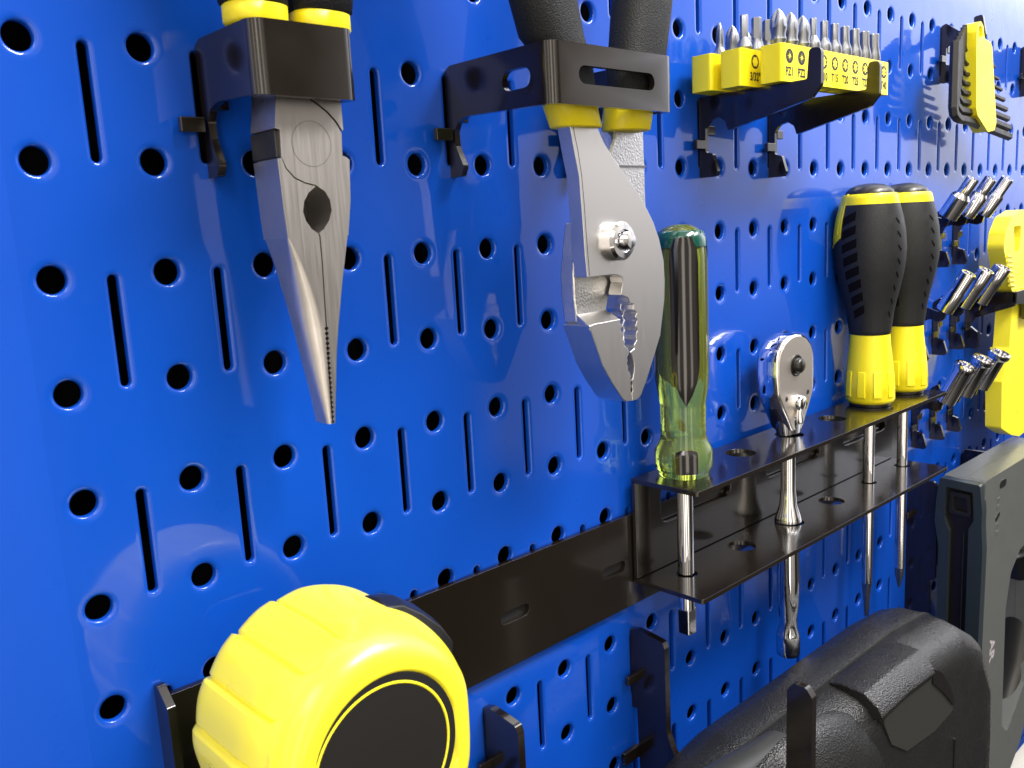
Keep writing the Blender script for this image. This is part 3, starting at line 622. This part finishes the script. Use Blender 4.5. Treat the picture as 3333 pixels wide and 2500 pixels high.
def bit_block(label, x0, x1, y0, y1, marks):
    root = thing('bit_block', label, 'bit holder', ((x0 + x1) / 2, (y0 + y1) / 2, .045), 'yellow bit blocks')
    hol = [circle(x, (y0 + y1) / 2, .108, 14) for x, k_, t_ in marks]
    mb = MB(); plateXY(mb, resample([(x0, y0), (x1, y0), (x1, y1), (x0, y1)], .05, 4), .045, .56, hol); body = mb.build('block', M['yellow'], root, bevel=.022, seg=3, ang=50, smooth=40)
    dk = MB(); st = MB()
    for x, kind, t in marks:
        sheet(dk, circle(x, .395, .098, 30), [], fXZ, y0 - .0025, y0 + .01)
        sheet(st, star(kind, x, .395, .072), [], fXZ, y0 - .0045, y0 + .008)
        text_mesh(dk, t, .160, (x, y0, .135), (1, 0, 0), (0, 0, 1), .0025, sx=.80)
    dk.build('printed_marks', M['ink'], root, smooth=0); st.build('printed_stars', M['yellow'], root, smooth=0)
    return root
pz = [(9.49, 'pz', 'PZ1'), (9.82, 'pz', 'PZ2'), (10.15, 'pz', 'PZ3')] + [(10.47 + .326 * i, 'torx', t) for i, t in enumerate(('T10', 'T15', 'T20', 'T25', 'T27', 'T30', 'T40'))]
hx_ = [(9.43 + .326 * i, 'hex', t) for i, t in enumerate(('3/32"', '1/8"', '3/16"', '7/32"', '1/4"'))]
ph = [(9.50 + .326 * i, 'ph', t) for i, t in enumerate(('PH1', 'PH2', 'PH3', 'PH2'))]
bit_block('long yellow bit block printed PZ1 PZ2 and T sizes, in front on the black arms', 9.28, 12.62, -1.52, -1.17, pz)
bit_block('yellow bit block printed 3/32", between the front and rear blocks', 9.06, 10.95, -1.01, -.66, hx_)
bit_block('yellow bit block with a cross symbol, rear one nearest the board', 9.00, 10.70, -.55, -.20, ph)

def make_bit(kind, x, y, top, label, grp, big=1.0):
    b = MB()
    if kind == 'ph' or kind == 'pz':
        def sh(a, h):
            k = max(0, min(1, (h - (top - .26)) / .2)); return 1 - .45 * k * (abs(math.cos(2 * a)) ** 3)
        R_ = .105 * big
        prof = [(.10, .10), (.60, .10), (.64, .115), (.70, .10), (top - .26, R_), (top - .14, R_ * .95), (top - .05, R_ * .5), (top - .01, .018), (top, .006)]
        if big < .8: prof = [(.10, .10), (.56, .10), (.60, .125), (.64, .085), (.72, R_), (top - .26, R_), (top - .12, R_ * .9), (top - .02, .02), (top, .008)]
        b.lathe(prof, (x, y, 0), (0, 0, 1), 32, sh)
    elif kind == 'hex':
        r = .062 * big
        b.lathe([(.10, .10), (.59, .10), (.62, .115), (.68, .10), (.76, r * 1.02), (.77, r * 1.02)], (x, y, 0), (0, 0, 1), 24)
        b.lathe([(.76, r), (top - .015, r), (top, r * .85)], (x, y, 0), (0, 0, 1), 6)
    else:
        r = .052 + .032 * big
        def sh(a, h): return 1 - .11 * (1 - math.cos(6 * a)) * (1 if h > .80 else 0)
        b.lathe([(.10, .10), (.58, .10), (.62, .112), (.70, .10), (.79, r), (.80, r), (top - .01, r), (top, r * .9)], (x, y, 0), (0, 0, 1), 48, sh)
    o = b.build('screwdriver_bit', M['satin'], None, smooth=28); tag(o, label, 'bit', grp); return o
names = {'PZ1': 'first', 'PZ2': 'second', 'PZ3': 'third'}
for i, (x, k_, t) in enumerate(pz):
    if k_ == 'pz': make_bit('pz', x, -1.345, 1.06 - .01 * i, 'pointed eight-ridge bit, %s from the near end of the long front block' % names[t], 'bits in the front block', (1.15, 1.05, 1.1)[i])
    else: make_bit('torx', x, -1.345, 1.05 - .004 * i, 'blunt star-tipped bit standing above the %s place of the long front block' % t, 'bits in the front block', .0 + .17 * (i - 3))
for i, (x, k_, t) in enumerate(hx_[:3]):
    make_bit('hex', x, -.835, 1.07, ('slimmest six-sided bit, first in the 3/32" block', 'middle-sized six-sided bit, second in the 3/32" block', 'thickest six-sided bit, third in the 3/32" block')[i], 'bits in the middle block', (.95, 1.2, 1.45)[i])
for i, (x, k_, t) in enumerate(ph):
    make_bit('ph', x, -.375, 1.06, ('thin pointed cross bit, first in the rear yellow block', 'thicker pointed cross bit, second in the rear yellow block', 'fluted cross bit, third in the rear block behind the slim six-sided bit', 'fluted bit, fourth in the rear block, glimpsed between two six-sided bits')[i], 'bits in the rear block', (.55, 1.0, 1.05, .9)[i])

# ------------------------------------------------------------------ hex key set on its hook
hk = resample([(0, .03), (-.1, .08), (-.55, -.26), (-.70, -.20), (-.66, .10), (-.84, .12), (-.92, -.30), (-.80, -.48), (-.40, -.40), (-.20, -.36)] + [(-a, b) for a, b in tail_pts()], .05, 3)
blade('key_hook', 'black steel hook with upturned end through the loop of the yellow hex key holder', 'hook', 18.5, 2.0, hk, None)
root = thing('hex_key_holder', 'yellow plastic holder hanging from a hook and fanned with black hex keys', 'key holder', (18.4, -.75, -.3))
hol = [(18.02, 1.72), (18.08, 1.90), (18.22, 1.94), (18.36, 1.86), (18.46, 1.62), (18.78, 1.58), (18.90, 1.50), (19.32, -.06), (19.22, -.22), (18.85, -.27), (18.22, .05), (18.13, .2), (18.02, 1.40)]
mb = MB(); plateXZ(mb, resample(hol, .07, 4), -.90, -.60, [resample([(18.12, 1.84), (18.28, 1.84), (18.36, 1.66), (18.12, 1.60)], .04)]); body = mb.build('body', M['yellow'], root, bevel=.05, seg=4, ang=50)
for i in range(8):
    t = i / 7; r = .034 + .066 * t ** 1.2; z = 1.27 - 1.36 * (t ** .92); xl = 18.00 + .02 * math.sin(i); xr = 19.55 + 1.05 * (1 - (1 - t) ** 1.6); dz = .11 + .10 * t
    hgt = (1.88, 1.86, 1.80, 1.72, 1.66, 1.58, 1.50, 1.46)[i]; xv = 17.95 - .105 * i; yv = -.70 - .012 * i
    k = MB(); rb = .10 + r
    sl = dz / (xr - 18.6)
    pts = [(xr, -.74, z - dz), (18.1, -.74, z + sl * .5), (xv + rb * 1.3, yv, z + sl * .55), (xv + rb * .75, yv, z + .02 + rb * .12 + sl * .55), (xv + rb * .25, yv, z + rb * .45 + sl * .55), (xv, yv, z + rb + sl * .6), (xv, yv, hgt)]
    k.tube(pts, r, 6)
    o = k.build('hex_key', M['oxide'], None, smooth=20, bevel=.006)
    nm = ('smallest', 'second smallest', 'third smallest', 'fourth smallest', 'fourth largest', 'third largest', 'second largest', 'largest')[i]
    tag(o, '%s black hex key %s the fan in the yellow holder' % (nm, 'at the top of' if i == 0 else 'at the bottom of' if i == 7 else 'in'), 'hex key', 'hex keys in the yellow holder')

# ------------------------------------------------------------------ socket pegs and sockets
peg = resample([(0, .05), (-.16, .16), (-.20, .06), (-.52, -.06), (-.62, .10), (-.70, .05), (-.63, -.22), (-.52, -.26), (-.34, -.22), (-.20, -.27)] + [(-a, b) for a, b in tail_pts()], .03, 3)
rowsock = {0: ((-.62, -2.03), (-1.12, -1.27)), 1: ((-.62, -4.03), (-1.10, -3.22)), 2: ((-.70, -6.03), (-1.12, -5.17))}
rn = ('top', 'middle', 'bottom'); cn = ('nearest', 'middle', 'farthest')
spec = {(0, 0): (.185, .118, .52), (0, 1): (.170, .118, .52), (0, 2): (.165, .125, .52), (1, 0): (.165, .148, .45), (1, 1): (.158, .162, .45), (1, 2): (.165, .170, .5), (2, 0): (.185, .205, .8), (2, 1): (.175, .215, .8), (2, 2): (.175, .225, .8)}
for r in range(3):
    for c in range(3):
        X = 17.5 + c
        blade('socket_peg', 'black steel peg blade under the %s socket of the %s row' % (cn[c], rn[r]), 'peg', X, -2.0 - 2 * r, peg, 'pegs holding the sockets')
        (y0, z0), (y1, z1) = rowsock[r]; L = math.hypot(y1 - y0, z1 - z0); ax = (0, (y1 - y0) / L, (z1 - z0) / L)
        rb, rt, st = spec[(r, c)]
        p = [(0, rb * .9), (.015, rb), (L * st, rb), (L * st + .05, (rb + rt) / 2), (L * st + .09, rt), (L - .02, rt), (L, rt * .94), (L, rt * .74), (L - .03, rt * .70), (L - .30, rt * .66), (L - .31, 0)]
        mb = MB()
        def shp(a, h, L=L): return 1.0
        mb.lathe([(h, q * 1.1) for h, q in p], (X, y0, z0), ax, 40, shp, caps=True); o = mb.build('socket', M['chrome'], None, smooth=35)
        tag(o, 'chrome deep socket, %s of three in the %s row, %s' % (cn[c], rn[r], ('stepped with a slim upper half', 'tilted outward from the board', 'wide mouthed and tilted outward')[r]), 'socket', 'deep sockets on slanted pegs')

# ------------------------------------------------------------------ utility knife in its bracket
root = thing('utility_knife', 'yellow plastic utility knife with ribbed thumb rest, cut off by the right edge', 'utility knife', (21.3, -.8, -7.5))
kn = [(19.95, -2.45), (20.3, -2.12), (21.0, -1.98), (21.45, -2.05), (21.55, -2.6), (21.95, -3.0), (22.9, -3.1), (22.9, -3.86), (20.55, -3.9), (20.2, -3.4), (20.0, -3.05), (19.85, -2.8)]
mb = MB(); plateXZ(mb, resample(kn, .22, 7), -.98, -.62, [resample([(20.45, -2.35), (20.95, -2.35), (20.95, -2.62), (20.85, -2.95), (20.6, -2.95)], .08)]); top = mb.build('grip', M['yellow_case'], root, bevel=.10, seg=4, ang=50)
for i in range(7):
    mb = MB(); mb.tube([(20.02 + .05 * i, -.99, -3.02 - .115 * i), (20.45 + .04 * i, -1.0, -3.05 - .115 * i)], [.035, .012], 12); mb.build('grip_rib', M['yellow_case'], top)
lo = [(20.62, -3.9), (22.9, -3.9), (22.9, -7.35), (22.3, -7.5), (21.5, -7.58), (20.9, -7.42), (20.2, -7.12), (20.1, -5.98), (20.5, -5.2)]
mb = MB(); plateXZ(mb, resample(lo, .08, 4), -.98, -.62); low = mb.build('blade_housing', M['yellow_case'], root, bevel=.08, seg=4, ang=50)
mb = MB(); mb.box(21.75, 23.0, -1.0, -.60, -5.2, -4.3); mb.build('window', M['cap'], root, bevel=.03)
mb = MB(); mb.box(21.55, 22.9, -1.01, -.6, -3.0, -2.0); mb.build('slider', M['cap'], root, bevel=.06)
root = thing('knife_holder', 'black steel strap bracket crossing the yellow utility knife', 'tool holder', (21.5, 0, -5.2))
def fnk(s, z, t): return (20.36 + s, -1.06 - t, z)
mb = MB(); plateXZ(mb, resample([(20.36, -3.86), (23.3, -3.84), (23.3, -4.55), (21.0, -4.58), (20.95, -4.2), (20.36, -4.15)], .05), -1.14, -1.06); mb.build('strap', M['black'], root, bevel=.015)
mb = MB(); plateYZ(mb, resample([(0, -3.9), (-1.1, -3.86), (-1.1, -4.2), (-.25, -4.5), (-.12, -4.7), (-.3, -4.85), (-.33, -5.25), (0, -5.25)], .04), 20.36, 20.44); mb.build('side_blade', M['black'], root, bevel=.015)
for z0, z1, x0, x1 in ((-4.42, -4.58, .0, .25), (-4.62, -4.8, -.26, 0)):
    mb = MB(); mb.box(20.4 + x0, 20.4 + x1, -.13, -.06, z1, z0); mb.build('tab', M['black'], root, bevel=.01)

# ------------------------------------------------------------------ staple gun on its two hooks
sj = resample([(0, .03), (-.1, .17), (-.58, .17), (-.66, .08), (-.67, -2.1), (-.55, -2.2), (-.56, -3.0), (-.50, -3.05), (0, -3.03)], [0, .05, .08, .05, .04, .04, .1, .05, 0], 4)
blade('staple_gun_hook', 'tall black steel plate hook just left of the grey staple gun', 'hook', 17.5 - .14, -8.0, sj, 'plate hooks behind the staple gun')
blade('staple_gun_hook', 'black steel plate hook behind the top of the grey staple gun', 'hook', 20.5, -8.0, sj, 'plate hooks behind the staple gun')
root = thing('staple_gun', 'grey metal staple gun with open D handle, hung upright behind the black tool', 'staple gun', (19, -1.1, -15.4))
side = [(17.5, -7.69), (21.9, -7.69), (22.2, -8.2), (22.2, -12.0), (21.9, -13.6), (20.6, -15.3), (19.2, -16.2), (17.9, -16.2), (17.62, -12.0), (17.5, -10.2), (17.42, -8.6)]
hole = resample([(19.35, -10.35), (19.9, -9.95), (21.2, -9.8), (21.2, -12.9), (20.75, -13.7), (19.6, -14.55), (19.2, -14.2), (19.1, -11.2)], .22, 5)
mb = MB(); plateXZ(mb, resample(side, .12, 4), -1.60, -1.16, [hole]); mb.build('shell', M['grey'], root, bevel=.07, seg=4, ang=50)
mb = MB(); plateXZ(mb, resample(side, .12, 4), -1.155, -.72, [hole]); mb.build('shell', M['grey'], root, bevel=.07, seg=4, ang=50)
mb = MB()
sh_ = [(-.72, -7.70), (-1.56, -7.74), (-1.62, -8.3), (-1.62, -8.65), (-1.66, -9.2), (-1.62, -16), (-.74, -16), (-.74, -9.3), (-.64, -8.7), (-.66, -8.2)]
rec = [(-.86, -7.88), (-1.42, -7.92), (-1.46, -8.55), (-1.36, -8.75), (-1.36, -15.8), (-.95, -15.8), (-.95, -8.9), (-.84, -8.6)]
plateYZ(mb, resample(sh_, .05), 17.28, 17.54, [resample(rec, .04)]); mb.build('nose_frame', M['grey_dark'], root, bevel=.025, seg=3, ang=50)
mb = MB(); mb.box(17.42, 17.56, -1.46, -.84, -15.9, -7.86); mb.build('nose_recess', M['brown_dark'], root)
mb = MB(); plateYZ(mb, resample([(-.93, -7.98), (-1.35, -8.0), (-1.38, -8.5), (-.92, -8.48)], .06), 17.33, 17.43, [resample([(-1.0, -8.08), (-1.28, -8.1), (-1.3, -8.42), (-1.0, -8.4)], .04)]); mb.build('striker_guard', M['cap'], root, bevel=.02)
mb = MB(); mb.box(17.38, 17.44, -1.24, -1.22, -15.8, -8.9); mb.build('blade_guide', M['oxide'], root)
mb = MB(); plateXZ(mb, slot2(18.55, -7.98, .38, .17, .0), -1.612, -1.59); mb.build('slot_mark', M['cap'], root)
for j, z in enumerate((-8.30, -8.47, -8.9, -9.07)):
    mb = MB(); text_mesh(mb, ('EEE', 'EEE', 'HHH', 'EEE')[j] if False else '', .15, (18.3, -1.6, z), (1, 0, 0), (0, 0, 1)) if False else None
    for q in range(3): mb.box(18.22 + q * .06, 18.255 + q * .06, -1.612, -1.598, z - .05, z + .05)
    mb.build('embossed_mark', M['grey'], root, bevel=.006)
mb = MB(); plateXZ(mb, slot2(18.29, -8.69, .26, .10, .5), -1.612, -1.59); mb.build('slot_mark', M['cap'], root)
mb = MB(); text_mesh(mb, 'AR', .42, (18.16, -1.602, -11.62), (0, 0, -1), (1, 0, 0), .003, 'LEFT'); mb.build('printed_letters', M['ink_pale'], root, smooth=0)
mb = MB(); mb.tube([(19.9, -1.15, -10.2), (20.9, -1.15, -10.4), (21.5, -1.15, -11.6), (21.0, -1.15, -13.4), (20.1, -1.15, -14.4)], [(.12, .35)] * 5, 20); mb.build('trigger', M['cap'], root)

# ------------------------------------------------------------------ black power tool resting on two J hooks
def jh(X, tipz, zoff, label):
    p = [(0, .08), (-.14, .12), (-.62, .06), (-.66, -.04), (-.66, -1.40), (-.90, -1.95), (-2.55, -3.9), (-2.62, -3.4), (-2.66, tipz - .12), (-2.75, tipz), (-2.93, tipz), (-3.02, tipz - .12), (-2.99, -4.2), (-2.6, -4.7), (-.5, -2.6), (-.12, -2.25), (-.10, -1.2), (0, -1.2)]
    root = blade('j_hook', label, 'hook', X, zoff, resample(p, [0, .06, .08, .05, .4, .4, .3, .3, .1, .08, .08, .1, .3, .3, .4, .1, 0, 0], 5), 'hooks under the black power tool', t=.11)
    mb = MB(); mb.box(X - .42, X - .05, -.14, -.06, zoff - 2.0, zoff - 1.80); mb.build('tab', M['black'], root, bevel=.012)
    return root
jh(7.5, .18, -8.0, 'black J shaped hook with rounded tip standing in front of the power tool')
jh(4.5, -2.2, -8.0, 'black J shaped hook between the tape measure and the power tool')
root = thing('power_tool', 'pebbled black plastic power tool lying across the J hooks, bottom right', 'power tool', (10.5, -1.7, -14))
def rr_out(e):
    cx, cz = 11.6, -11.9; out = []
    x0, x1, zt, zb = 5.6, 15.7 , -9.27, -14.6
    pts = [(x0, zt - .9), (x0 + .9, zt - .25), (x0 + 2.2, zt), (12.6, zt), (14.0, zt - .14), (15.0, zt - .75), (15.6, zt - 1.8), (x1, zt - 3.0), (x1, zb), (x0, zb)]
    return [(10.7 + (p[0] - 10.7) * (1 - e / 5.1), -11.9 + (p[1] + 11.9) * (1 - e / 2.75)) for p in resample(pts, .7, 6)]
secs = []
prof = [(-.62, .95), (-.68, .62), (-.80, .36), (-1.0, .14), (-1.30, .02), (-1.72, .0), (-1.765, .012), (-1.785, .012), (-1.80, .0), (-2.1, .03), (-2.35, .09), (-2.50, .19), (-2.60, .34), (-2.65, .52), (-2.665, .75)]
for y, e in prof: secs.append([(p[0], y, p[1]) for p in rr_out(e)])
mb = MB(); mb.loft(secs); body = mb.build('housing', M['tool'], root, smooth=50)
# seam bead
mb = MB(); sm = [p for p in rr_out(-.012)]; mb.loft([[(p[0], y, p[1]) for p in rr_out(e)] for y, e in ((-1.77, .01), (-1.775, -.016), (-1.79, -.016), (-1.795, .01))], caps=False); mb.build('seam', M['tool_smooth'], body, smooth=60)
# bulging drum on the near lower side
secs = []
for i in range(15):
    t = i / 14 * PI / 2; y = -2.35 - .58 * math.sin(t); k = math.cos(t) ** .6 if t < PI / 2 - .01 else .02
    secs.append([(8.1 + 2.75 * k * math.cos(a), y, -11.2 + 2.25 * k * math.sin(a)) for a in (2 * PI * j / 48 for j in range(48))])
mb = MB(); mb.loft(secs); mb.build('drum', M['tool'], body, smooth=60)
# ridge along the near left end
mb = MB(); mb.tube([(4.9, -2.05, -9.35), (6.6, -2.05, -9.32), (8.2, -2.1, -9.4), (8.8, -2.1, -9.6)], [(.30, .34), (.30, .36), (.26, .3), (.1, .1)], 24); mb.build('ridge', M['tool_smooth'], body, smooth=60)
# latch pad wrapping the top edge
secs = []
for y, z, hx0, hx1 in ((-1.83, -9.25, 10.15, 12.15), (-2.05, -9.19, 10.13, 12.2), (-2.45, -9.21, 10.12, 12.2), (-2.68, -9.37, 10.12, 12.12), (-2.76, -9.50, 10.12, 12.1), (-2.70, -9.62, 10.12, 12.1), (-2.3, -9.5, 10.15, 12.0), (-1.9, -9.4, 10.15, 12.0)):
    secs.append([(hx0, y, z), (hx0 + (hx1 - hx0) * .5, y, z + .02), (hx1, y, z - .05)])
mb = MB(); v = [p for s_ in secs for p in s_]; n = len(secs); f = []
for i in range(n):
    for j in range(2): a = i * 3 + j; b = ((i + 1) % n) * 3 + j; f.append((a, a + 1, b + 1, b))
f.append(tuple(i * 3 for i in range(n))[::-1]); f.append(tuple(i * 3 + 2 for i in range(n))); mb.add(v, f); mb.build('latch', M['tool'], body, bevel=.03, smooth=40)
mb = MB(); plateXZ(mb, resample([(10.25, -9.62), (12.05, -9.6), (12.75, -10.05), (13.15, -10.7), (12.3, -10.75), (11.2, -10.6), (10.6, -10.2)], .1, 4), -2.69, -2.60); mb.build('smooth_panel', M['tool_smooth'], body, bevel=.03)
mb = MB(); plateXZ(mb, resample([(12.12, -9.5), (12.5, -9.72), (12.95, -10.25), (13.15, -10.66), (12.6, -10.15), (12.1, -9.75)], .04, 4), -2.715, -2.65); mb.build('finger_slot', M['brown_dark'], body, bevel=.01)
mb = MB(); mb.box(13.25, 13.32, -2.685, -2.62, -12.6, -11.35); mb.build('groove', M['brown_dark'], body)
mb = MB(); mb.box(14.75, 14.86, -2.42, -2.3, -14.0, -12.45); mb.build('groove', M['brown_dark'], body)

# ------------------------------------------------------------------ tape measure
NA = 480
root = thing('tape_measure', 'yellow tape measure with ribbed rim and black round label, bottom left', 'tape measure', (1.35, -1.6, -7.6))
CX, CZ, R0 = 1.42, -6.15, 1.13
def rad(a):
    # right side and base are squarer
    x, z = math.cos(a), math.sin(a)
    if x > 0 and z < .25: e = 3.2
    elif z < 0: e = 2.6
    else: e = 2.0
    k = min(1, max(0, (0.35 - z) / .8)) if x > 0 else min(1, max(0, -z / .8)); e = 2 + (1.1 * k)
    return R0 / ((abs(x) ** e + abs(z) ** e) ** (1 / e))
grooves = [math.radians(d) for d in (101, 124, 147, 170, 193)]
def depth(a, y):
    # scallops: sharp step on one side, soft on the other, ending in a rounded end near the face
    d = 0
    for g in grooves:
        da = (a - g + PI) % (2 * PI) - PI
        if -.30 < da < .02:
            t = (da + .30) / .32; w = (3 * t * t - 2 * t ** 3) if t < .90 else max(0, (1 - t) / .10)
            lim = -1.98 - .20 * math.sqrt(max(0, 1 - (2 * t - 1) ** 2)); fade = min(1, max(0, (y - lim) / .05)); fade = fade * fade * (3 - 2 * fade); d = max(d, (.030 * w + (.030 * math.sin(PI * (t - .84) / .16) if .84 < t < 1 else 0)) * fade)
    return d
ys = [(-.78, .26), (-.80, .17), (-.86, .08), (-.94, .02), (-1.02, .0), (-1.1, 0)] + [(-1.2 - .04 * i, 0) for i in range(12)]
for i in range(56):
    t = i / 55 * PI / 2 * .96; ys.append((-1.70 - .66 * math.sin(t), .30 * (1 - math.cos(t)) * 1.08))
ys = [(a, b) for a, b in ys]
ys += [(-2.375, .372), (-2.372, .395), (-2.352, .41), (-2.345, .42)]
secs = []
for y, e in ys:
    ring = []
    for k in range(NA):
        a = 2 * PI * k / NA; r = rad(a) - e - depth(a, y); ring.append((CX + .03 + r * math.cos(a) + (.0), y, CZ + r * math.sin(a)))
    secs.append(ring)
mb = MB(); mb.loft(secs); case = mb.build('case', M['yellow_case'], root, smooth=60)
mb = MB(); mb.lathe([(0, .775), (.012, .775), (.018, .768), (.018, .705), (.005, .70), (.005, 0)], (CX - .01, -2.345, CZ - .04), (0, -1, 0), 96); mb.build('label_ring', M['ink'], case, smooth=40)
mb = MB(); mb.lathe([(0, .70), (.020, .70), (.024, .692), (.024, .680), (.016, .675), (.016, 0)], (CX - .01, -2.345, CZ - .04), (0, -1, 0), 96); mb.build('label_line', M['yellow_case'], case, smooth=40)
mb = MB(); mb.lathe([(0, .672), (.019, .672), (.020, .66), (.020, 0)], (CX - .01, -2.345, CZ - .04), (0, -1, 0), 96); mb.build('label', M['label'], case, smooth=40)
# blade lock on the far upper side
mb = MB(); mb.loft([[(x + n_ * dx, y, z + n_ * dz) for (n_, y) in ((0, -1.85), (.12, -1.80), (.16, -1.6), (.12, -1.4), (0, -1.35), (-.25, -1.6))] for x, z, dx, dz in ((1.85, -5.22, .6, .8), (2.02, -5.26, .7, .8), (2.22, -5.42, .8, .8), (2.42, -5.62, .9, .7), (2.56, -5.80, .8, .5), (2.58, -5.95, .3, .0))]); mb.build('blade_lock', M['cap'], case, bevel=.02, smooth=50)
mb = MB(); plateXZ(mb, resample([(2.2, -6.85), (2.42, -6.95), (2.72, -7.25), (2.72, -7.5), (2.2, -7.5)], .06, 4), -2.0, -1.1); mb.build('mouth', M['yellow_case'], case, bevel=.06, seg=3)
mb = MB(); plateXZ(mb, resample([(1.2, -5.6), (2.0, -5.6), (2.0, -7.3), (1.2, -7.3)], .2), -.72, -.66); mb.build('belt_clip', M['chrome'], root, bevel=.02)
mb = MB(); mb.box(1.4, 1.8, -.70, -.10, -6.3, -6.0); pg_ = mb.build('clip_stud', M['black'], root, bevel=.02)
